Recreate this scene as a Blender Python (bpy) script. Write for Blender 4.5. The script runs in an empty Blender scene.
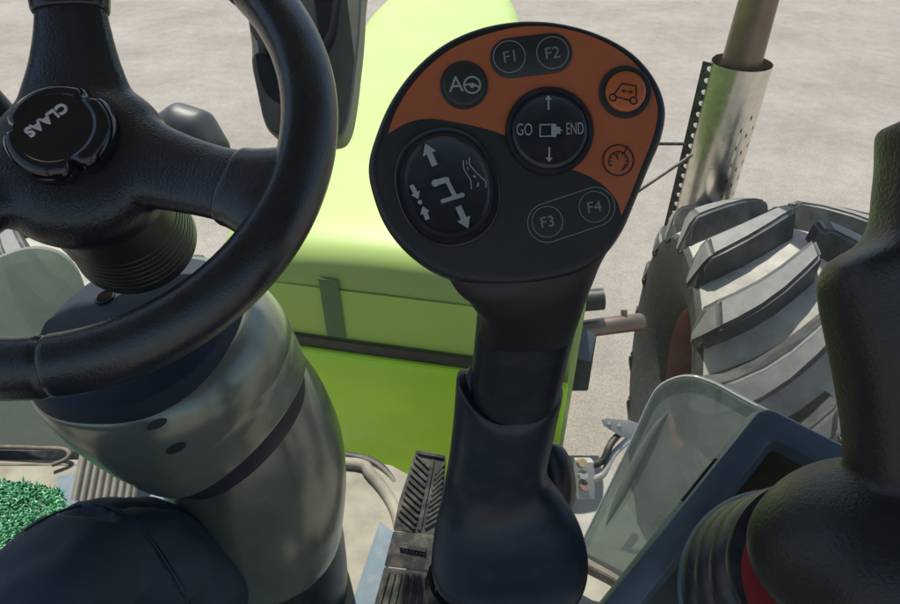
import bpy, bmesh, math, random
from mathutils import Vector, Matrix, noise
random.seed(7)
S = bpy.context.scene
COL = S.collection
# ------------------------------------------------------------------ camera model
H = 2.62                       # eye height above the yard
TH = math.radians(38.0)
FPX = 650.0
R_ = Vector((1, 0, 0)); U_ = Vector((0, math.sin(TH), math.cos(TH))); F_ = Vector((0, math.cos(TH), -math.sin(TH)))
CAM = Vector((0, 0, H))
def ray(u, v): return R_*((u-450)/FPX) + U_*((302-v)/FPX) + F_
def W(u, v, t): return CAM + ray(u, v)*t                    # measured point: picture position plus real depth
def RP(u, v, p, n):
    d = ray(u, v); return CAM + d*((p-CAM).dot(n)/d.dot(n))
def px(n, t): return n*t/FPX                                # size of n picture units at depth t
def rel(x, y, z): return Vector((x, y, z+H))
FLOOR = H-1.08

# ------------------------------------------------------------------ materials
def nodemat(name):
    m = bpy.data.materials.new(name); m.use_nodes = True
    nt = m.node_tree; b = nt.nodes['Principled BSDF']
    return m, nt, b
def nn(nt, t, **kw):
    n = nt.nodes.new(t)
    for k, v in kw.items():
        if k in n.inputs: n.inputs[k].default_value = v
        else: setattr(n, k, v)
    return n
def ramp(nt, fac, stops):
    r = nt.nodes.new('ShaderNodeValToRGB'); cr = r.color_ramp
    while len(cr.elements) < len(stops): cr.elements.new(0.5)
    for e, (p, c) in zip(cr.elements, stops):
        e.position = p; e.color = (c[0], c[1], c[2], 1)
    nt.links.new(fac, r.inputs[0]); return r.outputs[0]
def coords(nt): return nn(nt, 'ShaderNodeTexCoord').outputs['Object']
def noise_(nt, co, scale, detail=4, rough=.55):
    n = nn(nt, 'ShaderNodeTexNoise', Scale=scale, Detail=detail, Roughness=rough)
    nt.links.new(co, n.inputs['Vector']); return n.outputs['Fac']
def bump(nt, b, h, strength, dist, chain=None):
    n = nn(nt, 'ShaderNodeBump', Strength=strength, Distance=dist)
    nt.links.new(h, n.inputs['Height'])
    if chain: nt.links.new(chain, n.inputs['Normal'])
    nt.links.new(n.outputs[0], b.inputs['Normal']); return n.outputs[0]
def plain(name, col, rough=.5, metal=0, var=.12, vscale=30, bstr=.0, bscale=300, bdist=.0005, spec=.5, dust=0, dustcol=(.3,.28,.24), dscale=40, coat=0):
    m, nt, b = nodemat(name); co = coords(nt)
    f = noise_(nt, co, vscale)
    lo = [c*(1-var) for c in col]; hi = [min(1, c*(1+var)) for c in col]
    c = ramp(nt, f, [(.3, lo), (.7, hi)])
    if dust:
        f2 = noise_(nt, co, dscale, 6, .65)
        mr = ramp(nt, f2, [(.45, (0, 0, 0)), (.75, (dust,)*3)])
        mx = nn(nt, 'ShaderNodeMixRGB'); nt.links.new(mr, mx.inputs[0]); nt.links.new(c, mx.inputs[1]); mx.inputs[2].default_value = (*dustcol, 1)
        c = mx.outputs[0]
    nt.links.new(c, b.inputs['Base Color'])
    rr = nn(nt, 'ShaderNodeMapRange'); nt.links.new(f, rr.inputs[0])
    rr.inputs[3].default_value = max(.02, rough-.07); rr.inputs[4].default_value = min(1, rough+.07)
    nt.links.new(rr.outputs[0], b.inputs['Roughness'])
    b.inputs['Metallic'].default_value = metal; b.inputs['Specular IOR Level'].default_value = spec
    if coat: b.inputs['Coat Weight'].default_value = coat; b.inputs['Coat Roughness'].default_value = .05
    if bstr: bump(nt, b, noise_(nt, co, bscale, 3), bstr, bdist)
    return m
def leather(name, col, rough, scale=420, strength=.5, dist=.0006, spec=.5):
    m, nt, b = nodemat(name); co = coords(nt); b.inputs['Specular IOR Level'].default_value = spec
    dn = nn(nt, 'ShaderNodeTexNoise', Scale=scale*.5, Detail=2); nt.links.new(co, dn.inputs['Vector'])
    mp = nn(nt, 'ShaderNodeMixRGB'); mp.inputs[0].default_value = .004; nt.links.new(co, mp.inputs[1]); nt.links.new(dn.outputs['Color'], mp.inputs[2])
    v = nn(nt, 'ShaderNodeTexVoronoi', Scale=scale, feature='SMOOTH_F1'); nt.links.new(mp.outputs[0], v.inputs['Vector'])
    f = noise_(nt, co, 25)
    c = ramp(nt, f, [(.3, [x*.8 for x in col]), (.7, [x*1.25 for x in col])])
    nt.links.new(c, b.inputs['Base Color'])
    rr = nn(nt, 'ShaderNodeMapRange'); nt.links.new(noise_(nt, co, 60, 5), rr.inputs[0])
    rr.inputs[3].default_value = rough-.1; rr.inputs[4].default_value = rough+.1
    nt.links.new(rr.outputs[0], b.inputs['Roughness'])
    inv = nn(nt, 'ShaderNodeMath', operation='MULTIPLY'); inv.inputs[1].default_value = -1; nt.links.new(v.outputs['Distance'], inv.inputs[0])
    ch = bump(nt, b, inv.outputs[0], strength, dist)
    bump(nt, b, noise_(nt, co, scale*.45, 3), strength*.4, dist, ch)
    return m
def glass(name, tint, trans, gloss, diff, diffcol, rough=.03, smear=6):
    m = bpy.data.materials.new(name); m.use_nodes = True; nt = m.node_tree; nt.nodes.clear()
    out = nn(nt, 'ShaderNodeOutputMaterial'); co = coords(nt)
    tr = nn(nt, 'ShaderNodeBsdfTransparent'); tr.inputs[0].default_value = (*tint, 1)
    gl = nn(nt, 'ShaderNodeBsdfGlossy'); gl.inputs['Roughness'].default_value = rough
    df = nn(nt, 'ShaderNodeBsdfDiffuse'); df.inputs[0].default_value = (*diffcol, 1)
    tl = nn(nt, 'ShaderNodeBsdfTranslucent'); tl.inputs[0].default_value = (*diffcol, 1)
    dd = nn(nt, 'ShaderNodeMixShader'); dd.inputs[0].default_value = .5; nt.links.new(df.outputs[0], dd.inputs[1]); nt.links.new(tl.outputs[0], dd.inputs[2])
    fr = nn(nt, 'ShaderNodeFresnel'); fr.inputs[0].default_value = 1.45
    fm = nn(nt, 'ShaderNodeMath', operation='MULTIPLY'); nt.links.new(fr.outputs[0], fm.inputs[0]); fm.inputs[1].default_value = gloss
    m1 = nn(nt, 'ShaderNodeMixShader'); nt.links.new(fm.outputs[0], m1.inputs[0]); nt.links.new(tr.outputs[0], m1.inputs[1]); nt.links.new(gl.outputs[0], m1.inputs[2])
    n1 = noise_(nt, co, smear, 6, .65); n2 = noise_(nt, co, 160, 3, .7)
    r1 = ramp(nt, n1, [(.3, (diff*.6,)*3), (.75, (min(1, diff*1.4),)*3)])
    r2 = ramp(nt, n2, [(.66, (0, 0, 0)), (.80, (.10,)*3)])
    ad = nn(nt, 'ShaderNodeMath', operation='ADD', use_clamp=True); nt.links.new(r1, ad.inputs[0]); nt.links.new(r2, ad.inputs[1])
    m2 = nn(nt, 'ShaderNodeMixShader'); nt.links.new(ad.outputs[0], m2.inputs[0]); nt.links.new(m1.outputs[0], m2.inputs[1]); nt.links.new(dd.outputs[0], m2.inputs[2])
    nt.links.new(m2.outputs[0], out.inputs[0])
    return m
M = {}
M['leather'] = leather('black_leather', (.011, .013, .017), .29, 760, .32, .0005, spec=.75)
M['spoke'] = leather('black_grained_vinyl', (.011, .013, .017), .34, 560, .6, spec=.65)
M['gloss'] = plain('gloss_black_plastic', (.008, .009, .012), .12, vscale=20, coat=.3)
M['silver'] = plain('silver_lettering', (.75, .75, .77), .35, .6)
M['collar'] = plain('collar_plastic', (.022, .023, .021), .42, bstr=.15)
M['shroud'] = plain('satin_dark_plastic', (.19, .208, .172), .25, .5, spec=.6, bstr=.05, bscale=900, bdist=.0003, dust=.12, dustcol=(.18,.18,.16), dscale=25)
M['cap'] = plain('slate_plastic', (.016, .022, .036), .6, spec=.25, bstr=.1, bscale=900)
M['gap'] = plain('dark_recess_plastic', (.010, .014, .024), .55)
M['head'] = plain('matt_black_plastic', (.012, .013, .014), .5, bstr=.12, bscale=1500, bdist=.0003)
M['neck'] = plain('satin_black_plastic', (.010, .014, .020), .36, bstr=.08, bscale=1500, bdist=.0002, dust=.05, dscale=60)
M['sleeve'] = plain('sky_tinted_black_plastic', (.013, .022, .034), .40, bstr=.08, bscale=1500, bdist=.0002, dust=.05, dscale=60)  # blue sky reflection put into the colour of the black stem plastic
M['membrane'] = plain('black_membrane', (.018, .021, .020), .55, bstr=.05, bscale=1500, bdist=.0002)
M['orange'] = plain('orange_membrane', (.41, .108, .036), .5, var=.06, bstr=.05, bscale=1500, bdist=.0002, dust=.06, dscale=50)
M['dish'] = plain('blue_black_rubber', (.012, .015, .022), .33, dust=.05, dscale=80)
M['button'] = plain('charcoal_rubber', (.022, .025, .025), .5)
M['print'] = plain('pale_grey_print', (.30, .325, .33), .5)
M['printdim'] = plain('dim_grey_print', (.20, .21, .21), .5)
M['printblack'] = plain('black_print', (.012, .012, .012), .5)
M['orangebtn'] = plain('orange_button', (.50, .125, .04), .45, var=.06)
M['grip'] = leather('grained_grip_rubber', (.013, .015, .016), .44, 600, .55, .0005, spec=.45)
M['bellows'] = plain('bellows_rubber', (.014, .017, .024), .36, dust=.15, dustcol=(.2,.2,.2), dscale=120)
M['paneglint'] = plain('pane_edge_highlight', (.26, .28, .27), .35)  # highlight along the pane's edge, put in as a pale colour
M['void'] = plain('dark_hole', (.004, .004, .004), .9, spec=.05)
M['red'] = plain('red_ring', (.26, .025, .025), .45)
M['bezel'] = plain('slate_blue_plastic', (.078, .115, .148), .42, bstr=.08, bscale=1200, bdist=.0002, dust=.05, dscale=30)
M['screen'] = plain('dark_olive_screen', (.055, .048, .026), .3)
M['navy'] = plain('navy_cotton', (.024, .040, .062), .7, var=.15, vscale=18, bstr=.3, bscale=2200, bdist=.0004, spec=.3)
M['shoe'] = plain('brown_boot_leather', (.06, .035, .02), .6, bstr=.2)
M['turf'] = plain('green_turf', (.085, .30, .15), .45, var=.55, vscale=90)
M['turfbase'] = plain('turf_backing', (.02, .10, .05), .8)
M['floor'] = plain('dusty_floor_paint', (.22, .205, .165), .75, var=.3, vscale=13, bstr=.2, bscale=120, bdist=.001, dust=.5, dustcol=(.36,.32,.26), dscale=9)
M['bluesteel'] = plain('pale_blue_steel', (.11, .155, .20), .75, dust=.3, dscale=30)
M['rubberpad'] = plain('dusty_grey_rubber', (.38, .34, .28), .75, var=.15, dust=.4, dscale=40)
M['pedal'] = plain('worn_black_rubber', (.022, .024, .024), .6, dust=.55, dustcol=(.22,.19,.15), dscale=45)
M['seal'] = plain('weathered_seal', (.11, .09, .07), .7, dust=.5, dscale=30)
M['darkseal'] = plain('dark_rubber_seal', (.02, .02, .02), .6, dust=.3, dscale=30)
M['hood'] = plain('lime_green_paint', (.33, .45, .12), .5, var=.04, vscale=4, dust=.15, dustcol=(.45,.5,.3), dscale=5, coat=.1)
M['hoodback'] = plain('shade_lifted_lime_paint', (.45, .80, .012), .35, var=.05, vscale=4, dust=.12, dustcol=(.55,.72,.25), dscale=7, coat=.3)  # hood lime brightened in its colour to offset the shaded rear face
M['hoodband'] = plain('shade_paled_lime_paint', (.42, .60, .10), .4, var=.05, vscale=4, dust=.2, dustcol=(.5,.6,.35), dscale=6)  # hood lime coloured paler to make up for shade on the upper rear
M['hooddark'] = plain('dark_green_reflection', (.06, .15, .05), .4)  # dark reflection on the rear panel, put in as a coloured strip
M['blacktrim'] = plain('black_trim', (.014, .016, .014), .45, dust=.2, dustcol=(.12,.13,.1), dscale=60)
M['tyre'] = plain('dusty_tyre_rubber', (.032, .036, .038), .55, var=.2, vscale=14, bstr=.3, bscale=90, bdist=.002, dust=.6, dustcol=(.14,.138,.125), dscale=7)
M['lugtop'] = plain('scuffed_sunlit_lug_rubber', (.17, .172, .165), .7, var=.15, vscale=20, bstr=.3, bscale=120, bdist=.001, dust=.5, dustcol=(.09,.09,.09), dscale=14)  # scuffed grey tops, also coloured lighter as sunlit against the shaded lug sides
M['tyredust'] = plain('dust_covered_rubber', (.34, .325, .29), .8, var=.2, vscale=9, bstr=.3, bscale=90, bdist=.002, dust=.6, dustcol=(.10,.10,.095), dscale=6)
M['tyreside'] = plain('tyre_sidewall_rubber', (.022, .024, .023), .7, var=.2, vscale=14, bstr=.3, bscale=90, bdist=.002, dust=.3, dustcol=(.12,.12,.10), dscale=45)
M['rimred'] = plain('rust_red_wheel_paint', (.15, .036, .022), .5, dust=.4, dustcol=(.2,.14,.1), dscale=14)
M['chrome'] = plain('polished_steel', (.74, .70, .64), .26, 1, var=.1, dust=.2, dustcol=(.4,.36,.3), dscale=22)
M['pipe'] = plain('heat_browned_pipe', (.20, .15, .115), .38, .75, var=.2, vscale=9, dust=.3, dustcol=(.12,.08,.06), dscale=12)
M['darksteel'] = plain('dark_steel', (.05, .05, .048), .5, .5, dust=.3, dscale=30)
M['steel'] = plain('pale_zinc_steel', (.42, .43, .42), .45, .4, dust=.3, dscale=35)
M['housing'] = plain('sunlit_grey_plastic', (.16, .172, .15), .5, bstr=.1)  # grey plastic, its colour lightened for sun and haze on the side
M['housingdark'] = plain('dark_housing_plastic', (.026, .029, .036), .5, bstr=.1)
M['chassis'] = plain('grey_chassis_paint', (.20, .20, .18), .6, dust=.5, dustcol=(.36,.33,.28), dscale=9)
M['yellow'] = plain('dusty_yellow_cap', (.28, .23, .14), .6)
M['pinkcap'] = plain('dusty_red_cap', (.24, .15, .13), .6)
M['roof'] = plain('cab_liner', (.22, .22, .22), .8)
M['windscreen'] = glass('dusty_windscreen', (.97, .985, .97), .9, .02, .007, (.75, .76, .68), smear=5)
M['smokedgreen'] = glass('smoked_green_pane', (.58, .64, .60), .5, .7, .36, (.50, .52, .50), .14, 5)
M['smoked'] = glass('smoked_dusty_pane', (.45, .55, .48), .5, 1.0, .60, (.40, .42, .40), .12, 6)

def ground_mat():
    m, nt, b = nodemat('sandy_asphalt'); co = coords(nt)
    v = nn(nt, 'ShaderNodeTexVoronoi', Scale=170); nt.links.new(co, v.inputs['Vector'])
    big = noise_(nt, co, .9, 6, .6); mid = noise_(nt, co, 7, 7, .7); fine = noise_(nt, co, 75, 4, .8)
    c1 = ramp(nt, big, [(.3, (.215, .192, .170)), (.7, (.31, .278, .248))])
    sp = nn(nt, 'ShaderNodeSeparateColor'); nt.links.new(v.outputs['Color'], sp.inputs[0])
    c2 = ramp(nt, sp.outputs[0], [(0, (.80, .80, .80)), (.4, (.97, .97, .97)), (1, (1.12, 1.11, 1.1))])
    c3 = ramp(nt, mid, [(.3, (.86, .855, .85)), (.7, (1.10, 1.10, 1.10))])
    c4 = ramp(nt, fine, [(.35, (.80, .80, .80)), (.6, (1.04, 1.04, 1.04)), (.76, (1.32, 1.3, 1.27))])
    prev = c1
    for c in (c2, c3, c4):
        mx = nn(nt, 'ShaderNodeMixRGB', blend_type='MULTIPLY'); mx.inputs[0].default_value = 1
        nt.links.new(prev, mx.inputs[1]); nt.links.new(c, mx.inputs[2]); prev = mx.outputs[0]
    nt.links.new(prev, b.inputs['Base Color']); b.inputs['Roughness'].default_value = .9
    bump(nt, b, v.outputs['Distance'], .5, .006)
    return m
M['ground'] = ground_mat()

# ------------------------------------------------------------------ mesh helpers
def rootloc(o):
    p = Vector((0, 0, 0))
    while o is not None: p += o.location; o = o.parent
    return p
def obj(name, bm, mat, parent=None, smooth=35, loc=None, label=None):
    """links a bmesh written in world coordinates as one mesh object"""
    bmesh.ops.remove_doubles(bm, verts=bm.verts, dist=1e-6)
    bmesh.ops.recalc_face_normals(bm, faces=bm.faces)
    off = rootloc(parent) if parent else (loc or Vector((0, 0, 0)))
    bmesh.ops.translate(bm, verts=bm.verts, vec=-off)
    if smooth:
        for f in bm.faces: f.smooth = True
        lim = math.radians(smooth)
        for e in bm.edges:
            if len(e.link_faces) == 2: e.smooth = e.calc_face_angle(0) < lim
    me = bpy.data.meshes.new(name); bm.to_mesh(me); bm.free()
    for mm in (mat if isinstance(mat, (list, tuple)) else [mat]): me.materials.append(M[mm])
    o = bpy.data.objects.new(name, me); COL.objects.link(o)
    if parent: o.parent = parent
    elif loc: o.location = loc
    if label: o['label'] = label
    return o
def tag(o, label, cat, group=None, kind=None):
    if label: o['label'] = label
    if cat: o['category'] = cat
    if group: o['group'] = group
    if kind: o['kind'] = kind
    return o
def thing(name, loc, label, cat, group=None):
    o = bpy.data.objects.new(name, None); COL.objects.link(o); o.location = loc; o.empty_display_size = .05
    return tag(o, label, cat, group)
def part_empty(name, loc, parent, label=None):
    o = bpy.data.objects.new(name, None); COL.objects.link(o); o.parent = parent; o.location = loc-rootloc(parent); o.empty_display_size = .05
    if label: o['label'] = label
    return o
def catmull(pts, n=6, closed=False):
    out = []; N = len(pts); P = [Vector(p) for p in pts]
    rng = range(N) if closed else range(N-1)
    for i in rng:
        p1, p2 = P[i], P[(i+1) % N]
        p0 = P[i-1] if (i > 0 or closed) else p1*2-p2
        p3 = P[(i+2) % N] if (i+2 < N or closed) else p2*2-p1
        for k in range(n):
            t = k/n
            out.append(.5*((2*p1)+(p2-p0)*t+(2*p0-5*p1+4*p2-p3)*t*t+(3*p1-p0-3*p2+p3)*t**3))
    if not closed: out.append(P[-1])
    return out
def skin_rings(bm, rings, cap0=True, cap1=True, closed=False):
    vs = [[bm.verts.new(p) for p in r] for r in rings]
    n = len(vs[0]); m = len(vs)
    for i in range(m if closed else m-1):
        a, b = vs[i], vs[(i+1) % m]
        for j in range(n):
            bm.faces.new((a[j], a[(j+1) % n], b[(j+1) % n], b[j]))
    if not closed:
        if cap0: bm.faces.new(vs[0])
        if cap1: bm.faces.new(list(reversed(vs[-1])))
    return vs
def tube(bm, path, radii, n=32, ref=None, power=2.0, caps=(True, True), axes=None):
    """sweep: radii = list of r or (r_side, r_ref); ref = direction of the second radius"""
    P = [Vector(p) for p in path]; rings = []
    ref = Vector(ref) if ref is not None else Vector((0, 0, 1))
    for i, p in enumerate(P):
        if axes is not None: t = axes[i] if isinstance(axes, list) else axes
        else:
            a = P[i-1] if i else p; b = P[i+1] if i+1 < len(P) else p
            t = (b-a)
        t = t.normalized()
        e1 = t.cross(ref)
        if e1.length < 1e-4: e1 = t.cross(Vector((1, 0, 0)))
        e1.normalize(); e2 = e1.cross(t).normalized()
        r = radii[i] if isinstance(radii, list) else radii
        ra, rb = r if isinstance(r, (list, tuple)) else (r, r)
        ring = []
        for k in range(n):
            a = 2*math.pi*k/n; c, s = math.cos(a), math.sin(a)
            ring.append(p + e1*(ra*math.copysign(abs(c)**(2/power), c)) + e2*(rb*math.copysign(abs(s)**(2/power), s)))
        rings.append(ring)
    skin_rings(bm, rings, *caps)
    return rings
def smoothtube(bm, path, radii, sub=6, **kw):
    rr = [Vector((r[0], r[1], 0)) if isinstance(r, (list, tuple)) else Vector((r, r, 0)) for r in radii]
    tube(bm, catmull(path, sub), [(max(1e-5, q.x), max(1e-5, q.y)) for q in catmull(rr, sub)], **kw)
def box(bm, c, x, y, z, bev=0, seg=2):
    """box with centre c and three half-extent vectors"""
    b2 = bmesh.new(); vs = []
    for i in (-1, 1):
        for j in (-1, 1):
            for k in (-1, 1): vs.append(b2.verts.new(c+x*i+y*j+z*k))
    for q in ((0,1,3,2),(4,6,7,5),(0,4,5,1),(2,3,7,6),(0,2,6,4),(1,5,7,3)): b2.faces.new([vs[i] for i in q])
    if bev: bmesh.ops.bevel(b2, geom=list(b2.edges), offset=bev, segments=seg, profile=.7, affect='EDGES')
    merge(bm, b2)
def merge(bm, b2):
    me = bpy.data.meshes.new('tmp'); b2.to_mesh(me); b2.free(); bm.from_mesh(me); bpy.data.meshes.remove(me)
def prism(bm, pts, vec, bev=0, seg=2):
    b2 = bmesh.new(); a = [b2.verts.new(p) for p in pts]; b = [b2.verts.new(Vector(p)+vec) for p in pts]
    b2.faces.new(a); b2.faces.new(list(reversed(b)))
    n = len(a)
    for i in range(n): b2.faces.new((a[i], a[(i+1) % n], b[(i+1) % n], b[i]))
    if bev:
        bmesh.ops.recalc_face_normals(b2, faces=b2.faces)
        ed = [e for e in b2.edges if e.calc_face_angle(0) > .5]
        bmesh.ops.bevel(b2, geom=ed, offset=bev, segments=seg, profile=.7, affect='EDGES')
    merge(bm, b2)
def remesh(bm, voxel, smooth=4):
    """fuse overlapping closed pieces of a bmesh into one continuous skin"""
    bmesh.ops.recalc_face_normals(bm, faces=bm.faces)
    me = bpy.data.meshes.new('tmp'); bm.to_mesh(me); bm.free()
    o = bpy.data.objects.new('tmp', me); COL.objects.link(o)
    m = o.modifiers.new('r', 'REMESH'); m.mode = 'VOXEL'; m.voxel_size = voxel
    s = o.modifiers.new('s', 'SMOOTH'); s.factor = .5; s.iterations = smooth
    dg = bpy.context.evaluated_depsgraph_get(); e = o.evaluated_get(dg)
    b2 = bmesh.new(); b2.from_mesh(e.to_mesh()); e.to_mesh_clear()
    bpy.data.objects.remove(o); bpy.data.meshes.remove(me)
    return b2
def inset2d(pts, d):
    """closed 2-D outline moved inwards by d (outline given clockwise in picture coordinates)"""
    n = len(pts); out = []
    cx = sum(p[0] for p in pts)/n; cy = sum(p[1] for p in pts)/n
    for i in range(n):
        a, b = pts[i-1], pts[(i+1) % n]
        tx, ty = b[0]-a[0], b[1]-a[1]; l = math.hypot(tx, ty) or 1
        nx, ny = -ty/l, tx/l
        if (cx-pts[i][0])*nx+(cy-pts[i][1])*ny < 0: nx, ny = -nx, -ny
        out.append((pts[i][0]+nx*d, pts[i][1]+ny*d))
    return out

# ================================================================== SETTING
bm = bmesh.new()
for x, y in ((-300, -300), (300, -300), (300, 300), (-300, 300)): bm.verts.new((x, y, 0))
bm.faces.new(bm.verts); tag(obj('ground', bm, 'ground'), None, None, kind='structure')

# cab floor with raised front lip
bm = bmesh.new()
prism(bm, [rel(-.98, -.9, -1.08), rel(.98, -.9, -1.08), rel(.98, .40, -1.08), rel(.30, .66, -1.08), rel(.16, .72, -1.08), rel(-.05, .80, -1.08), rel(-.12, .845, -1.08), rel(-.20, .862, -1.08), rel(-.98, .862, -1.08)], Vector((0, 0, -.06)), .012, 3)
bm2 = bmesh.new()
tube(bm2, catmull([W(100, 470, 1.32), W(200, 468, 1.32), W(345, 463, 1.325), W(372, 476, 1.30), W(396, 512, 1.24), W(404, 560, 1.16)], 6), .012, n=16)
merge(bm, bm2)
tag(obj('cab_floor', bm, 'floor'), None, None, kind='structure')

# ================================================================== TRACTOR (one thing, its parts children)
TR = thing('tractor', rel(0, 1.2, -H), 'lime green tractor with hood, front tyres and exhaust stack seen through its windscreen', 'tractor')
# --- hood
def hood_ring(y, xl, xr, zt, zb, r):
    xm = (xl+xr)/2; pts = []
    pts.append((xl, zb)); pts.append((xl, (zb+zt-r)/2)); 
    for k in range(9):
        a = math.pi - k/8*math.pi/2
        pts.append((xl+r+r*math.cos(a), zt-r*.9+r*.9*math.sin(a)))
    for k in range(1, 8):
        s = k/8; x = xl+r+(xr-xl-2*r)*s; pts.append((x, zt+.018*math.sin(math.pi*s)))
    for k in range(9):
        a = math.pi/2 - k/8*math.pi/2
        pts.append((xr-r+r*math.cos(a), zt-r*.9+r*.9*math.sin(a)))
    pts.append((xr, (zb+zt-r)/2)); pts.append((xr, zb))
    return pts
skew = lambda x: -.20*(x+.1)                     # the rear edge runs slightly forward towards the left
bm = bmesh.new(); rings = []
secs = [(1.088, -.46, .245, -.86, -1.50, .07), (1.083, -.475, .257, -.825, -1.5, .075), (1.087, -.487, .265, -.795, -1.5, .08), (1.102, -.498, .274, -.772, -1.5, .085), (1.13, -.507, .281, -.755, -1.5, .085), (1.17, -.513, .287, -.746, -1.5, .085),
        (1.22, -.515, .292, -.742, -1.5, .085), (1.8, -.475, .305, -.738, -1.5, .09), (2.5, -.42, .318, -.742, -1.48, .10), (3.1, -.375, .328, -.752, -1.45, .11),
        (3.5, -.345, .33, -.78, -1.42, .12), (3.68, -.30, .31, -.86, -1.38, .13), (3.74, -.24, .26, -1.0, -1.33, .10)]
for s in secs:
    rings.append([rel(x, s[0]+(skew(x) if s[0] < 1.3 else 0), z) for x, z in hood_ring(*s)])
skin_rings(bm, rings)
obj('hood', bm, 'hood', TR, 30, label='light lime green hood panel')
# --- rear face of the hood: two panels with black strip between
def rear_pt(x, z, y=0): return rel(x, 1.075+skew(x)+y, z)
def rear_slab(x0, x1, z0t, z1t, z0b, z1b, th, bev=.01, y=0):
    b = bmesh.new()
    prism(b, [rear_pt(x0, z0t, y), rear_pt(x1, z1t, y), rear_pt(x1, z1b, y), rear_pt(x0, z0b, y)], Vector((0, -th, 0)), bev, 3)
    return b
obj('rear_panel', rear_slab(-.452, .242, -.835, -.835, -.971, -.971, .0035, .0015, .0095), 'hoodband', TR, label='upper rear panel of the hood, green lightened to offset shade')
obj('trim_strip', rear_slab(-.45, .24, -.972, -.972, -1.000, -1.000, .006, .002), 'blacktrim', TR, label='black horizontal strip between the two rear hood panels')
obj('lower_panel', rear_slab(-.47, .255, -1.001, -1.001, -1.5, -1.5, .018, .012), 'hoodback', TR, label='saturated bright green lower panel below the black strip')
obj('reflection_strip', rear_slab(-.278, -.236, -.805, -.805, -.966, -.966, .0035, .001, .004), 'hooddark', TR, label='dark green upright strip standing for a reflection on the rear panel')  # strip added to draw a dark reflection on the panel
# --- lamp block, bracket pipe on the right flank
lb = part_empty('side_lamp', W(580, 350, 1.55), TR, 'black angular box on the right flank of the hood')
bm = bmesh.new()
f = [(568, 320), (597, 334), (588, 391), (560, 391)]
prism(bm, [W(u, v, 1.50) for u, v in f], ray(580, 350)*.10, .006)
obj('housing', bm, 'blacktrim', lb)
bm = bmesh.new(); prism(bm, [W(u, v, 1.494) for u, v in ((570, 322), (596, 335), (591, 362), (567, 357))], ray(580, 350)*.006, .002)
obj('faceplate', bm, 'bezel', lb)
bm = bmesh.new(); tube(bm, [W(545, 304, 1.72), W(603, 299, 1.72)], px(11, 1.72), n=20); obj('breather', bm, 'blacktrim', TR)
bm = bmesh.new(); tube(bm, [W(545, 334, 1.75), W(622, 324, 1.75), W(640, 322, 1.78)], [px(9, 1.75)]*3, n=20)
box(bm, W(624, 318, 1.75), R_*.006, U_*.022, F_*.012, .002)
obj('cross_pipe', bm, 'pipe', TR)

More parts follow.
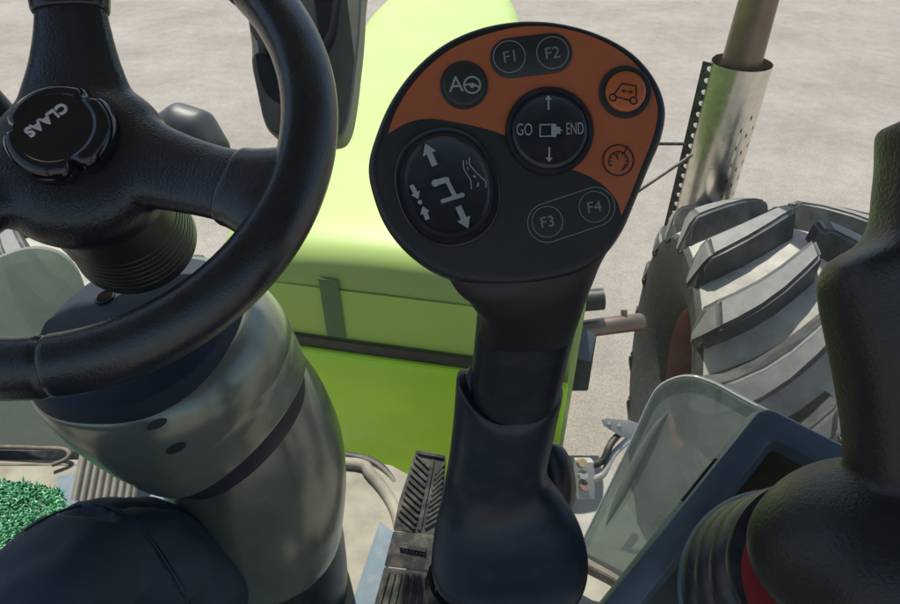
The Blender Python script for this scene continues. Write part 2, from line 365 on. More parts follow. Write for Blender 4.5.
# --- front wheels
WH_R = .735; WH_W = .76
def tread_r(x):           # carcass radius across the width
    s = abs(x)/(WH_W/2); return WH_R-.092-.055*s**2.6
def make_wheel(hub, yaw, label, tlabel):
    w = part_empty('front_wheel', hub, TR, label)
    rot = Matrix.Rotation(yaw, 4, 'Z')
    loc = lambda x, a, r: hub + rot @ Vector((x, -r*math.sin(a), r*math.cos(a)))
    bm = bmesh.new(); hw = WH_W/2
    prof = [(-hw*.72, .29), (-hw*.80, .31), (-hw*.92, .38), (-hw*1.02, .50), (-hw*1.03, .57), (-hw*.985, tread_r(hw)-.002)]
    prof += [(hw*q, tread_r(hw*q)) for q in (-.9, -.75, -.5, -.25, 0, .25, .5, .75, .9)]
    prof += [(-x, r) for x, r in reversed(prof[:6])]
    N = 112
    vs = [[bm.verts.new(loc(x, 2*math.pi*k/N, r)) for x, r in prof] for k in range(N)]
    for k in range(N):
        for j in range(len(prof)-1):
            f = bm.faces.new((vs[k][j], vs[(k+1) % N][j], vs[(k+1) % N][j+1], vs[k][j+1]))
            f.material_index = 1 if j in (0, 1, 2, 3, 4, len(prof)-2, len(prof)-3, len(prof)-4, len(prof)-5, len(prof)-6) else 2
    NL = 16
    for side in (-1, 1):
        for k in range(NL):
            a0 = 2*math.pi*(k+(.5 if side > 0 else 0)+.33)/NL
            rings = []
            for i, s in enumerate((0, .06, .2, .4, .6, .8, .95, 1)):
                x = side*(hw*1.0-(hw*.97)*s*.98-0)
                a = a0 - .40*s + .05*math.sin(s*math.pi)
                rb = tread_r(x)-.012
                ht = .112*(1 if .05 < s < .98 else .80)
                if s == 0: ht = .085
                wb, wt = (.084+.014*(1-s))/WH_R, (.044+.010*(1-s))/WH_R
                rings.append([loc(x, a-wb, rb), loc(x, a-wt, rb+ht), loc(x, a+wt, rb+ht), loc(x, a+wb, rb)])
            # shoulder foot of the lug runs down the sidewall
            x = side*hw*1.045; a = a0+.06
            rings.insert(0, [loc(x, a-.034, .54), loc(x+side*.012, a-.02, .55), loc(x+side*.012, a+.02, .55), loc(x, a+.034, .54)])
            b2 = bmesh.new(); rv = skin_rings(b2, rings); bmesh.ops.recalc_face_normals(b2, faces=b2.faces)
            tops = {q for r in rv for q in r[1:3]}
            for f in b2.faces:
                if all(q in tops for q in f.verts): f.material_index = 3
            bmesh.ops.bevel(b2, geom=[e for e in b2.edges if e.calc_face_angle(0) > .5], offset=.011, segments=3, affect='EDGES')
            merge(bm, b2)
    bmesh.ops.recalc_face_normals(bm, faces=bm.faces)
    obj('tyre', bm, ['tyre', 'tyreside', 'tyredust', 'lugtop'], w, 30, label=tlabel)
    bm = bmesh.new(); N = 64
    prof = [(-hw*.72, .305), (-hw*.74, .295), (-hw*.70, .28), (-hw*.5, .27), (-hw*.35, .26), (-hw*.30, .20), (-hw*.34, .12), (-hw*.45, .10), (-hw*.46, .001)]
    prof += [(hw*.3, .001), (hw*.3, .26), (hw*.70, .28), (hw*.74, .295), (hw*.72, .305)]
    vs = [[bm.verts.new(loc(x, 2*math.pi*k/N, r)) for x, r in prof] for k in range(N)]
    for k in range(N):
        for j in range(len(prof)-1): bm.faces.new((vs[k][j], vs[(k+1) % N][j], vs[(k+1) % N][j+1], vs[k][j+1]))
    obj('wheel_rim', bm, 'rimred', w, 40)
make_wheel(rel(1.232, 1.86, -H+.74), math.radians(-7), 'right front wheel with deep chevron lugs', 'dusty black tyre with angled lugs')
make_wheel(rel(-1.55, 1.86, -H+.72), math.radians(-7), 'left front wheel, mostly behind the steering column', 'dusty black tyre of the left wheel')
bm = bmesh.new()      # front axle between the wheels
smoothtube(bm, [rel(-1.2, 1.86, -1.95), rel(-.5, 1.9, -1.93), rel(.0, 1.9, -1.93), rel(.28, 1.86, -1.95)], [.07, .11, .11, .09], n=20)
obj('front_axle', bm, 'chassis', TR)
bm = bmesh.new()
tube(bm, [W(160, 150, 2.5), W(166, 134, 2.5), W(180, 128, 2.5), W(196, 133, 2.5), W(212, 152, 2.5), W(214, 175, 2.5)], [px(q, 2.5) for q in (12, 20, 26, 26, 20, 14)], n=20, ref=U_)
tube(bm, [W(196, 176, 2.5), W(215, 182, 2.48), rel(-.42, 2.2, -1.02)], .022, n=14)
obj('front_fender', remesh(bm, .015, 6), 'housingdark', TR, label='small dark rounded fender top beyond the steering wheel spoke')

# --- exhaust stack
EXB = rel(1.105, 2.50, 0)
EX = part_empty('exhaust_stack', Vector((EXB.x, EXB.y, H-1.9)), TR, 'upright exhaust with a perforated polished heat shield')
def exz(z): return Vector((EXB.x, EXB.y, H+z))
bm = bmesh.new(); tube(bm, [exz(-2.0), exz(-.9), exz(-.5), exz(.6)], [.075, .075, .066, .066], n=40)
obj('pipe', bm, 'pipe', EX)
bm = bmesh.new()
Rs, NA = .112, 60
ang0 = math.radians(-205); zt, zb_ = -.80, -1.95
def sp(a, z): return Vector((EXB.x+Rs*math.cos(a), EXB.y+Rs*math.sin(a), H+z))
holecols = {22: 0, 25: 1, 28: 0, 3: 0}
rows = 48; dz = (zt-zb_)/rows
span = math.radians(335)
for i in range(NA):
    for j in range(rows):
        a0 = ang0+span*i/NA; a1 = ang0+span*(i+1)/NA; z0 = zt-dz*j; z1 = z0-dz
        hole = False
        if i in holecols and holecols[i] != 9 and 1 <= j:
            hole = (j % 3 == holecols[i]) and j > 3 and (i == 3 or ((j*7+i*3) % 7 < 6 and j > 6))
        if not hole:
            bm.faces.new([bm.verts.new(sp(a, z)) for a, z in ((a0, z0), (a1, z0), (a1, z1), (a0, z1))])
        else:
            am, zm = (a0+a1)/2, (z0+z1)/2
            out = [(a0, z0), (am, z0), (a1, z0), (a1, zm), (a1, z1), (am, z1), (a0, z1), (a0, zm)]
            inn = []
            for k in range(8):
                q = math.radians(135-45*k); inn.append((am+math.cos(q)*.40*span/NA, zm+math.sin(q)*.36*dz))
            vo = [bm.verts.new(sp(*p)) for p in out]; vi = [bm.verts.new(sp(*p)) for p in inn]
            for k in range(8): bm.faces.new((vo[k], vo[(k+1) % 8], vi[(k+1) % 8], vi[k]))
bmesh.ops.remove_doubles(bm, verts=bm.verts, dist=1e-5)
b2 = bmesh.new(); tube(b2, [exz(zt), exz(zb_)], Rs-.004, n=72, caps=(False, False)); merge(bm, b2)
obj('heat_shield', bm, 'chrome', EX, 30)
bm = bmesh.new()      # dark perforated mounting plate behind the shield
pl = []
for j in range(26):
    z = -.805-j*.045
    for side in (0, 1):
        x0 = EXB.x-.135+.05*side; x1 = x0+.05
        y0 = EXB.y+.03-.05*side; y1 = EXB.y+.03-.05*(side+1)
        if side == 0:
            o8 = [(0, 0), (.5, 0), (1, 0), (1, .5), (1, 1), (.5, 1), (0, 1), (0, .5)]
            q8 = [(.5+.20*math.cos(math.radians(225+45*k)), .5+.24*math.sin(math.radians(225+45*k))) for k in range(8)]
            mk = lambda s, t: bm.verts.new(Vector((x0+(x1-x0)*s, y0+(y1-y0)*s, H+z-.045*t)))
            vo = [mk(*p) for p in o8]; vi = [mk(*p) for p in q8]
            for k in range(8): bm.faces.new((vo[k], vo[(k+1) % 8], vi[(k+1) % 8], vi[k]))
        else:
            bm.faces.new([bm.verts.new(Vector(p)) for p in ((x0, y0, H+z), (x1, y1, H+z), (x1, y1, H+z-.045), (x0, y0, H+z-.045))])
bmesh.ops.remove_doubles(bm, verts=bm.verts, dist=1e-5)
bmesh.ops.solidify(bm, geom=list(bm.faces), thickness=.003)
obj('mounting_plate', bm, 'darksteel', EX)
for a, b in (((533, 143), (684, 144)), ((533, 262), (692, 155))):
    bm = bmesh.new(); tube(bm, [W(*a, 2.2), W(*b, 2.45)], .006, n=10); obj('stay_rod', bm, 'darksteel', EX)

# --- cab shell: windscreen, side panes, pillars, roof
bm = bmesh.new()
prism(bm, [rel(-.93, .872, -1.10), rel(.93, .872, -1.10), rel(.93, 1.02, .62), rel(-.93, 1.02, .62)], Vector((0, .005, 0)))
obj('windscreen', bm, 'windscreen', TR, 0, label='dusty clear front windscreen')
bm = bmesh.new()
prism(bm, [rel(-1.02, -.95, .64), rel(1.02, -.95, .64), rel(1.02, 1.12, .64), rel(-1.02, 1.12, .64)], Vector((0, 0, .16)), .05, 4)
obj('roof', bm, 'roof', TR)
for sx in (-1, 1):
    for y0, y1 in ((.87, 1.0), (-.9, -.85)):
        bm = bmesh.new(); tube(bm, [rel(sx*.99, y0, -1.08), rel(sx*.99, y1, .66)], (.035, .045), n=16, power=4); obj('cab_pillar', bm, 'housingdark', TR)
def pane(name, pxs, p, n, th, mat, label, rim='seal'):
    outl = catmull([(u, v, 0) for u, v in pxs], 5, True)
    pts = [RP(q.x, q.y, p, n) for q in outl]
    bm = bmesh.new(); prism(bm, pts, -n*th, .0025, 3)
    o = obj(name, bm, mat, TR, 30, label=label)
    return o
p1, p2, p3 = W(577, 555, 1.08), W(660, 390, 1.00), W(757, 405, .93)
nrm = (p2-p1).cross(p3-p1).normalized()
if nrm.dot(F_) > 0: nrm = -nrm
right_px = [(576, 556), (590, 527), (612, 482), (634, 436), (648, 405), (658, 387), (672, 378), (690, 375), (712, 381), (735, 393), (757, 405), (800, 428), (830, 460), (800, 540), (730, 620), (650, 592), (610, 572)]
bm = bmesh.new(); tube(bm, catmull([RP(u, v, p1, nrm)+nrm*.003 for u, v in ((576, 556), (590, 527), (612, 482), (634, 436), (648, 405), (658, 388), (672, 379), (690, 376), (712, 382), (735, 394), (757, 406))], 6), .0019, n=10)
obj('pane_highlight', bm, 'paneglint', TR, label='pale highlight drawn along the edge of the right smoked pane')  # thin tube added to stand for the edge highlight
bm = bmesh.new(); smoothtube(bm, [RP(u, v, p1, nrm) for u, v in ((668, 412), (655, 430), (636, 465), (618, 500), (606, 525))], [(.001, .001), (.006, .004), (.009, .005), (.007, .004), (.001, .001)], n=14, ref=nrm)
obj('moulded_rib', bm, 'smokedgreen', TR)
PR = pane('side_pane', right_px, p1, nrm, .012, 'smokedgreen', 'smoked rounded pane on the right, behind the monitor')
q1, q2, q3 = rel(-.80, 1.10, -1.04), rel(-.80, 1.12, -.60), rel(-1.2, 1.04, -1.04)
n2 = (q2-q1).cross(q3-q1).normalized()
if n2.dot(F_) > 0: n2 = -n2
left_px = [(-70, 447), (-80, 380), (-60, 300), (-20, 268), (15, 252), (40, 249), (62, 256), (78, 275), (88, 310), (92, 360), (98, 447), (40, 449)]
pane('side_pane', left_px, q1, n2, .012, 'smoked', 'smoked rounded pane on the left, behind the steering column')
# seals under the panes
bm = bmesh.new(); tube(bm, catmull([W(-60, 448, 1.34), W(0, 447, 1.335), W(40, 448, 1.33), W(62, 449, 1.33), (W(69, 453, 1.325)), W(66, 459, 1.32), W(52, 465, 1.31)], 6), .0045, n=10, ref=U_)
tube(bm, [W(-60, 464, 1.33), W(80, 466, 1.33)], .004, n=8)
obj('window_seal', bm, 'seal', TR)
bm = bmesh.new(); box(bm, W(20, 457, 1.345), R_*.20, U_*.014, F_*.006, .002); obj('seal_channel', bm, 'darkseal', TR)
bm = bmesh.new(); tube(bm, [W(572, 556, 1.09), W(610, 575, 1.06), W(720, 640, .98)], (.012, .014), n=12, power=4); obj('lower_rail', bm, 'seal', TR, label='brown weathered rail under the right pane')
bm = bmesh.new(); tube(bm, catmull([W(345, 456, 1.36), W(372, 463, 1.34), (W(392, 480, 1.31)), W(402, 505, 1.27), W(408, 540, 1.2)], 5), .011, n=10); obj('floor_gasket', bm, 'darkseal', TR)
# outside step plate with couplings, right of the control stem
bm = bmesh.new(); prism(bm, [rel(.10, .98, -1.22), rel(.36, .98, -1.22), rel(.42, .66, -1.2), rel(.10, .70, -1.2)], Vector((0, 0, -.04)), .006)
obj('step_plate', bm, 'chassis', TR)
bm = bmesh.new()
prism(bm, [W(u, v, 1.26) for u, v in ((601, 420), (606, 418), (629, 420), (640, 424), (636, 440), (622, 437), (604, 426))], ray(615, 428)*.004, .001)
for u, v in ((609, 423), (619, 425)):
    tube(bm, [W(u, v, 1.259), W(u, v, 1.262)], .0035, n=10)
obj('bracket_plate', bm, 'steel', TR)
cp = part_empty('coupling_block', W(590, 475, 1.25), TR, 'row of dusty hydraulic couplings by the step')
bm = bmesh.new(); box(bm, W(584, 478, 1.27), R_*.017, U_*.036, F_*.02, .004); obj('block', bm, 'steel', cp)
for i, (v, m) in enumerate(((463, 'yellow'), (475, 'steel'), (486, 'pinkcap'))):
    bm = bmesh.new(); c = W(581+i, v, 1.24); tube(bm, [c, c+Vector((.0, -.012, .016))], [.010, .008], n=14); obj('dust_cap', bm, m, cp)
for i, v in enumerate((466, 480)):
    bm = bmesh.new(); tube(bm, catmull([W(590, v, 1.26), W(603, v-6, 1.25), W(612, v-24, 1.26), W(628, v-40, 1.3)], 6), .007, n=10); obj('hose', bm, ['darkseal', 'steel'][i], cp)

# ================================================================== STEERING WHEEL
def campt(x, y, z): return CAM + R_*x + U_*y + F_*z
WC = campt(-.3164, .1452, .5236)
WN = (R_*.0638 + U_*.2884 - F_).normalized()
e1 = (R_ - WN*R_.dot(WN)).normalized(); e2 = WN.cross(e1).normalized()
if e2.dot(U_) < 0: e2 = -e2
SW = thing('steering_wheel', WC, 'black leather steering wheel with glossy hub knob on the column', 'steering wheel')
RW = .2
def wang(u, v):
    p = RP(u, v, WC, WN)-WC; return math.atan2(p.dot(e2), p.dot(e1))
def wpt(a, r=RW, h=0): return WC+(e1*math.cos(a)+e2*math.sin(a))*r+WN*h
seams = [wang(50, 362), wang(240, -8), wang(-150, 330)]
bm = bmesh.new(); NS = 640; rings = []
for k in range(NS):
    a = 2*math.pi*k/NS; dip = 1
    for s in seams:
        d = abs((a-s+math.pi) % (2*math.pi)-math.pi)
        dip -= .075*math.exp(-(d/.011)**2)
    c = wpt(a); er = (c-WC).normalized(); ring = []
    for j in range(28):
        b = 2*math.pi*j/28; rr = (.0232+.0012*math.cos(3*b))*dip
        ring.append(c+er*rr*math.cos(b)+WN*rr*1.02*math.sin(b))
    rings.append(ring)
skin_rings(bm, rings, closed=True)
obj('rim', bm, 'leather', SW)
# spokes and hub fused into one skin
bm = bmesh.new(); HB = WC-WN*.030
for u, v, w in ((63, -45, .0305), (255, 190, .0325), (-175, 262, .031)):
    a = wang(u, v); d = (e1*math.cos(a)+e2*math.sin(a)); t = d.cross(WN)
    path = [HB+d*.0, HB+d*.04, HB+d*.075+WN*.004, HB+d*.115+WN*.012, HB+d*.15+WN*.022, HB+d*.178+WN*.028, HB+d*.2+WN*.030]
    smoothtube(bm, path, [(.050, .022), (.047, .021), (.0375, .019), (w*1.0, .017), (w*.98, .0165), (w*1.08, .017), (w*1.4, .016)], n=28, ref=WN, power=2.6)
HC = HB-e2*.016+e1*.004
smoothtube(bm, [HC-WN*.05, HC-WN*.03, HC-WN*.005, HC+WN*.012, HC+WN*.022], [.060, .072, .077, .068, .050], n=40, ref=e2)
bm = remesh(bm, .003, 24)
obj('spokes', bm, 'spoke', SW, 60)
for u, v, w, s0 in ((63, -45, .0305, .118), (255, 190, .0325, .1485), (-175, 262, .031, .1485)):      # leather sleeves joining the spokes to the rim
    a = wang(u, v); d = (e1*math.cos(a)+e2*math.sin(a)); bm = bmesh.new()
    q = lambda r: HB+d*r+WN*(.0125+(r-.115)*.26)
    smoothtube(bm, [q(s0), q(s0+.0015), q(s0+.012), q(.180), q(.198)], [(w*.93, .0155), (w*1.03, .0185), (w*1.08, .0190), (w*1.28, .019), (w*1.6, .018)], n=40, ref=WN, power=2.6)
    obj('spoke_sleeve', bm, 'leather', SW, 60)
# hub knob: scalloped gloss cap
KC = WC-WN*.012-e2*.008+e1*.002; bm = bmesh.new(); rings = []
prof = [(.0470, -.012), (.0475, .000), (.0468, .008), (.0440, .014), (.0395, .0175), (.0345, .0185), (.0325, .0175), (.0315, .0168), (.030, .0168), (.012, .0172)]
for r, h in prof:
    ring = []
    for k in range(120):
        a = 2*math.pi*k/120; s = 1; hh = h
        lobe = max(0, math.cos(3*(a-math.radians(60)))); lobe = lobe**14
        s -= .10*lobe*(1 if r > .036 else 0); 
        hh -= .010*lobe*max(0, (r-.031)/.017)
        ring.append(KC+(e1*math.cos(a)+e2*math.sin(a))*r*s*.94+WN*hh)
    rings.append(ring)
skin_rings(bm, rings)
cap = obj('hub_cap', bm, 'gloss', SW, 50)
# ------------------------------------------------------------------ lettering helper
def text_bm(s, size, frame, extrude=.00012, w=1.0, bold=0):
    cu = bpy.data.curves.new('t', 'FONT'); cu.body = s; cu.size = size; cu.extrude = extrude; cu.offset = bold; cu.align_x = 'CENTER'; cu.align_y = 'CENTER'
    o = bpy.data.objects.new('t', cu); COL.objects.link(o)
    dg = bpy.context.evaluated_depsgraph_get(); me = o.evaluated_get(dg).to_mesh()
    bm = bmesh.new(); bm.from_mesh(me); o.evaluated_get(dg).to_mesh_clear(); bpy.data.objects.remove(o)
    xs = [v.co.x for v in bm.verts]; ys = [v.co.y for v in bm.verts]
    cx, cy = (min(xs)+max(xs))/2, (min(ys)+max(ys))/2
    C, X, Y, Z = frame
    for v in bm.verts: v.co = C+X*((v.co.x-cx)*w)+Y*(v.co.y-cy)+Z*v.co.z
    return bm
ra = math.radians(180+46)
tx = e1*math.cos(ra)+e2*math.sin(ra); ty = -e1*math.sin(ra)+e2*math.cos(ra)
obj('lettering', text_bm('CLAAS', .0125, (KC-e1*.007+e2*.006+WN*.0172, tx, ty, WN), .0012, 1.0, .0004), 'silver', cap, 0)

# ================================================================== STEERING COLUMN
SC = thing('steering_column', rel(-.30, .62, -1.08), 'satin dark grey steering column with ribbed collar, standing on the cab floor', 'steering column')
bm = bmesh.new()
pa, pb = W(100, 190, .585), W(136, 240, .68)
path, rad = [], []
for k in range(80):
    s = k/79; path.append(pa.lerp(pb, s)); r = .050+.011*s
    if .42 < s < .92: r -= .0009*(1 if math.sin((s-.42)/.5*math.pi*2*7) > .55 else 0)
    rad.append(r)
tube(bm, path, rad, n=56, ref=U_); obj('collar', bm, 'collar', SC, 30)
# upper shroud
A = W(132, 324, .68); rf = U_
def axd(x, y, deg):
    d = (R_*x - U_*y).normalized()*math.sin(math.radians(deg)) + F_*math.cos(math.radians(deg)); return d.normalized()
ax = axd(.18, .98, 44)
prof = [(-.004, .080), (.0, .098), (.003, .1045), (.008, .108), (.026, .113)]
bm = bmesh.new(); tube(bm, [A+ax*q for q, r in prof], [(r, r) for q, r in prof], n=72, ref=rf, axes=ax, power=2.25)
obj('top_cover', bm, 'cap', SC, 30)
SH = [((137, 329), .697, .111, 44), ((140, 331), .70, .119, 45), ((152, 340), .712, .126, 47), ((172, 360), .735, .1305, 51), ((196, 383), .762, .129, 56), ((217, 404), .785, .122, 60), ((229, 415), .797, .1155, 62), ((231, 417), .799, .112, 62), ((231.4, 417.4), .7995, .105, 62)]
cc = catmull([W(c[0], c[1], t) for c, t, r, g in SH], 5); rr = catmull([Vector((r, g, 0)) for c, t, r, g in SH], 5)
for i in range(len(rr)):      # parting line around the shroud
    if i in (22,): rr[i].x -= .0016
bm = bmesh.new(); tube(bm, cc, [(q.x, q.x) for q in rr], n=96, ref=rf, axes=[axd(.18+.42*min(1, max(0, (q.y-44)/14)), .98-.2*min(1, max(0, (q.y-44)/14)), q.y) for q in rr], power=2.08)
from mathutils.bvhtree import BVHTree
bmesh.ops.recalc_face_normals(bm, faces=bm.faces); STB = BVHTree.FromBMesh(bm)
obj('upper_shroud', bm, 'shroud', SC, 30)
bm = bmesh.new()
tube(bm, [W(228, 414, .796), W(238, 425, .806), W(244, 432, .812)], [.106, .1035, .096], n=72, ref=rf, axes=axd(.60, .78, 62)); obj('recess_band', bm, 'gap', SC)
SHTREE = [(c, r.x) for c, r in zip(cc, rr)]
bm = bmesh.new()
base = Vector((-.262, .615, FLOOR))
path = [W(218, 352, .85), W(238, 395, .868), W(252, 440, .90), W(258, 480, .94), W(259, 512, .985), W(259, 530, 1.01), W(259, 535, 1.017)]
smoothtube(bm, path, [(.098, .085), (.112, .10), (.122, .112), (.126, .122), (.127, .126), (.126, .126), (.120, .12)], sub=10, n=72, ref=U_)
obj('lower_shroud', bm, 'shroud', SC, 40)
bm = bmesh.new()
smoothtube(bm, [W(264, 510, 1.0), W(266, 540, 1.045), W(264, 575, 1.09), W(258, 605, 1.13)], [(.112, .11), (.124, .125), (.140, .14), (.154, .16)], sub=6, n=64, ref=U_)
obj('base_boot', bm, 'neck', SC, 40)
# key hole, recessed lid, screw slots
def on_cap(u, v, h=0): return RP(u, v, A-ax*.0045, ax)-ax*h
c = on_cap(105, 297); k1 = ax.cross(rf).normalized(); k2 = k1.cross(ax)
bm = bmesh.new(); skin_rings(bm, [[c+(k1*math.cos(2*math.pi*i/40)+k2*math.sin(2*math.pi*i/40))*r-ax*h for i in range(40)] for r, h in ((.0088, 0), (.0088, .0012), (.0098, .0018), (.0108, .0012), (.0110, -.001))], False, False); obj('lock_ring', bm, 'cap', SC)
bm = bmesh.new(); tube(bm, [c+ax*.001, c-ax*.0004], [.0087, .0087], n=28, ref=rf); obj('key_hole', bm, 'void', SC)
bm = bmesh.new(); pts = catmull([(x, y, 0) for x, y in ((40, 360), (45, 328), (58, 318), (90, 314), (125, 313), (165, 318), (140, 350), (90, 365))], 4, True)
prism(bm, [on_cap(q.x, q.y, .0005) for q in pts], -ax*.0025, .001); obj('inset_lid', bm, 'cap', SC)
for u, v in ((157, 424), (176, 448)):
    pts = []
    for k in range(28):
        g = 2*math.pi*k/28; x, y = 11*math.cos(g), 4.2*math.sin(g); r = math.radians(-24)
        h = STB.ray_cast(CAM, ray(u+x*math.cos(r)-y*math.sin(r), v+x*math.sin(r)+y*math.cos(r)).normalized())
        if h[0]: pts.append(h[0]+h[1]*(.0006 if h[1].dot(ray(u, v)) < 0 else -.0006))
    bm = bmesh.new(); prism(bm, pts, ray(u, v)*.004); obj('screw_slot', bm, 'gap', SC, 0)
bm = bmesh.new(); smoothtube(bm, [W(60, 170, .62), W(20, 140, .615), W(4, 122, .61), W(-30, 80, .60)], [.009, .010, .016, .014], n=20); obj('indicator_stalk', bm, 'collar', SC)

# ================================================================== PENDANT CONTROL PANEL ON STEM
CP = thing('control_panel', W(505, 604, .66), 'black paddle shaped control panel with orange field and round buttons on a stem', 'control panel')
HT = .36
def hp(u, v, h=0): return W(u, v, HT) - F_*h           # point on the face of the panel, h metres proud
out = [(520, 18), (560, 20), (600, 31), (634, 50), (657, 76), (668, 106), (664, 137), (651, 168), (638, 200), (624, 232), (604, 258), (576, 274), (530, 284), (478, 284), (440, 275), (408, 254), (386, 228), (373, 198), (367, 165), (376, 130), (391, 97), (414, 66), (444, 41), (480, 25)]
outl = [(q.x, q.y) for q in catmull([(u, v, 0) for u, v in out], 6, True)]
bm = bmesh.new(); rings = []
for ins, h in ((7.5, 0), (5, -.0004), (2.6, -.0016), (.8, -.0040), (0, -.0075), (0, -.020), (3, -.027), (10, -.033), (20, -.036)):
    rings.append([hp(u, v, h) for u, v in inset2d(outl, ins)])
skin_rings(bm, rings)
# throat below the panel, part of the same housing moulding
smoothtube(bm, [W(520, 215, .380), W(527, 262, .3755), W(530, 284, .382), W(530, 306, .398), W(525, 336, .425)], [(.055, .012), (.047, .0145), (.038, .0165), (.0322, .0172), (.0300, .0165)], n=48, ref=F_, power=2.6)
obj('housing', bm, 'head', CP, 30)
def sheet(pts, h, th=.0004): 
    b = bmesh.new(); prism(b, [hp(u, v, h) for u, v in pts], F_*th); return b
mem = inset2d(outl, 10); obj('membrane', sheet(mem, .0004), 'membrane', CP, 0)
top = catmull([(q[0], q[1], 0) for q in ((388, 134), (396, 112), (411, 87), (431, 65), (456, 47), (490, 34), (525, 27), (562, 29), (598, 40), (628, 58), (648, 82), (657, 108), (653, 136), (641, 167), (629, 198), (621, 216))], 5)
low = catmull([(q[0], q[1], 0) for q in ((621, 216), (617, 202), (606, 188), (590, 177), (566, 167), (530, 148), (503, 135), (485, 129), (458, 123), (430, 119), (408, 123), (388, 134))], 5)
obj('orange_field', sheet([(q.x, q.y) for q in top]+[(q.x, q.y) for q in low[1:-1]], .0008), 'orange', CP, 0)
def disc_bm(c, prof, n=72, sx=1, sy=1, rot=0, power=2):
    b = bmesh.new(); rings = []
    for r, h in prof:
        ring = []
        for k in range(n):
            a = 2*math.pi*k/n; ca, sa = math.cos(a), math.sin(a)
            x = r*sx*math.copysign(abs(ca)**(2/power), ca); y = r*sy*math.copysign(abs(sa)**(2/power), sa)
            ring.append(hp(c[0]+x*math.cos(rot)-y*math.sin(rot), c[1]+x*math.sin(rot)+y*math.cos(rot), h))
        rings.append(ring)
    skin_rings(b, rings); return b
def pill_bm(c0, c1, prof, n=20):
    b = bmesh.new(); rings = []; a0 = math.atan2(c1[1]-c0[1], c1[0]-c0[0])
    for r, h in prof:
        ring = []
        for k in range(n+1):
            a = a0-math.pi/2+math.pi*k/n; ring.append(hp(c1[0]+r*math.cos(a), c1[1]+r*math.sin(a), h))
        for k in range(n+1):
            a = a0+math.pi/2+math.pi*k/n; ring.append(hp(c0[0]+r*math.cos(a), c0[1]+r*math.sin(a), h))
        rings.append(ring)
    skin_rings(b, rings); return b
class Ink:
    """flat printed marks in panel coordinates, each a hair proud of the last"""
    def __init__(s, h): s.bm = bmesh.new(); s.h = h
    def nxt(s): s.h += .00003; return s.h
    def line(s, pts, w, closed=False):
        P = [Vector((p[0], p[1])) for p in pts]; n = len(P); L, Rr = [], []
        for i in range(n):
            a = P[i-1] if (i or closed) else P[i]; b = P[(i+1) % n] if (i+1 < n or closed) else P[i]
            t1 = (P[i]-a); t2 = (b-P[i]); t = (t1.normalized() if t1.length else Vector((0, 0)))+(t2.normalized() if t2.length else Vector((0, 0)))
            t.normalize(); nv = Vector((-t.y, t.x)); ref = t2 if t2.length else t1; ref = ref.normalized()
            k = 1/max(.35, abs(nv.dot(Vector((-ref.y, ref.x)))))
            L.append(P[i]+nv*w/2*k); Rr.append(P[i]-nv*w/2*k)
        h = s.nxt()
        for i in range(n if closed else n-1):
            j = (i+1) % n
            s.bm.faces.new([s.bm.verts.new(hp(q.x, q.y, h)) for q in (L[i], L[j], Rr[j], Rr[i])])
    def poly(s, pts):
        h = s.nxt(); s.bm.faces.new([s.bm.verts.new(hp(p[0], p[1], h)) for p in pts])
    def circ(s, c, r, w, n=40, a0=0, a1=360):
        full = (a1-a0) >= 360
        pts = [(c[0]+r*math.cos(math.radians(a0+(a1-a0)*k/n)), c[1]+r*math.sin(math.radians(a0+(a1-a0)*k/n))) for k in range(n if full else n+1)]
        s.line(pts, w, full)
    def dot(s, c, r, n=20): s.poly([(c[0]+r*math.cos(2*math.pi*k/n), c[1]+r*math.sin(2*math.pi*k/n)) for k in range(n)])
    def arrow(s, a, b, shaft, head, hl):
        A_, B_ = Vector(a), Vector(b); d = (B_-A_).normalized(); n = Vector((-d.y, d.x)); m = B_-d*hl
        s.poly([A_+n*shaft/2, m+n*shaft/2, m+n*head/2, B_, m-n*head/2, m-n*shaft/2, A_-n*shaft/2])
    def text(s, t, c, size, rot=0, w=1.0):
        r = math.radians(rot); X = R_*math.cos(r)+U_*math.sin(r); Y = -R_*math.sin(r)+U_*math.cos(r)
        merge(s.bm, text_bm(t, px(size, HT), (hp(c[0], c[1], s.nxt()), X, Y, -F_), .00002, w))
    def done(s, name, mat, parent):
        for v in s.bm.verts: pass
        return obj(name, s.bm, mat, parent, 0)
# function keys F1 F2 on a dark pad
o = obj('key_pad', pill_bm((510, 59), (552, 54), [(20, .0005), (20, .0014), (19, .0018)]), 'button', CP, 40)
for (u, v), t, par in (((509, 58), 'F1', o), ((552, 54), 'F2', o)):
    k = Ink(.0019); k.circ((u, v), 15.8, 1.0); k.text(t, (u, v), 16.5, 8); k.done('key_symbol', 'printdim', par)
k = Ink(.0006)
n = 18; c0, c1, r = (547, 223), (595, 207), 19.5; a0 = math.atan2(c1[1]-c0[1], c1[0]-c0[0])
k.line([(c1[0]+r*math.cos(a0-math.pi/2+math.pi*i/n), c1[1]+r*math.sin(a0-math.pi/2+math.pi*i/n)) for i in range(n+1)]+[(c0[0]+r*math.cos(a0+math.pi/2+math.pi*i/n), c0[1]+r*math.sin(a0+math.pi/2+math.pi*i/n)) for i in range(n+1)], .8, True)
o = k.done('key_outline', 'printdim', CP)
for (u, v), t in (((547, 222), 'F3'), ((594, 207), 'F4')):
    d = obj('function_key', disc_bm((u, v), [(15.5, .0005), (15.2, .0009), (13, .0011)]), 'membrane', CP, 40)
    k = Ink(.0012); k.circ((u, v), 15.4, .8); k.text(t, (u, v), 15.5, 9); k.done('key_symbol', 'printdim', d)
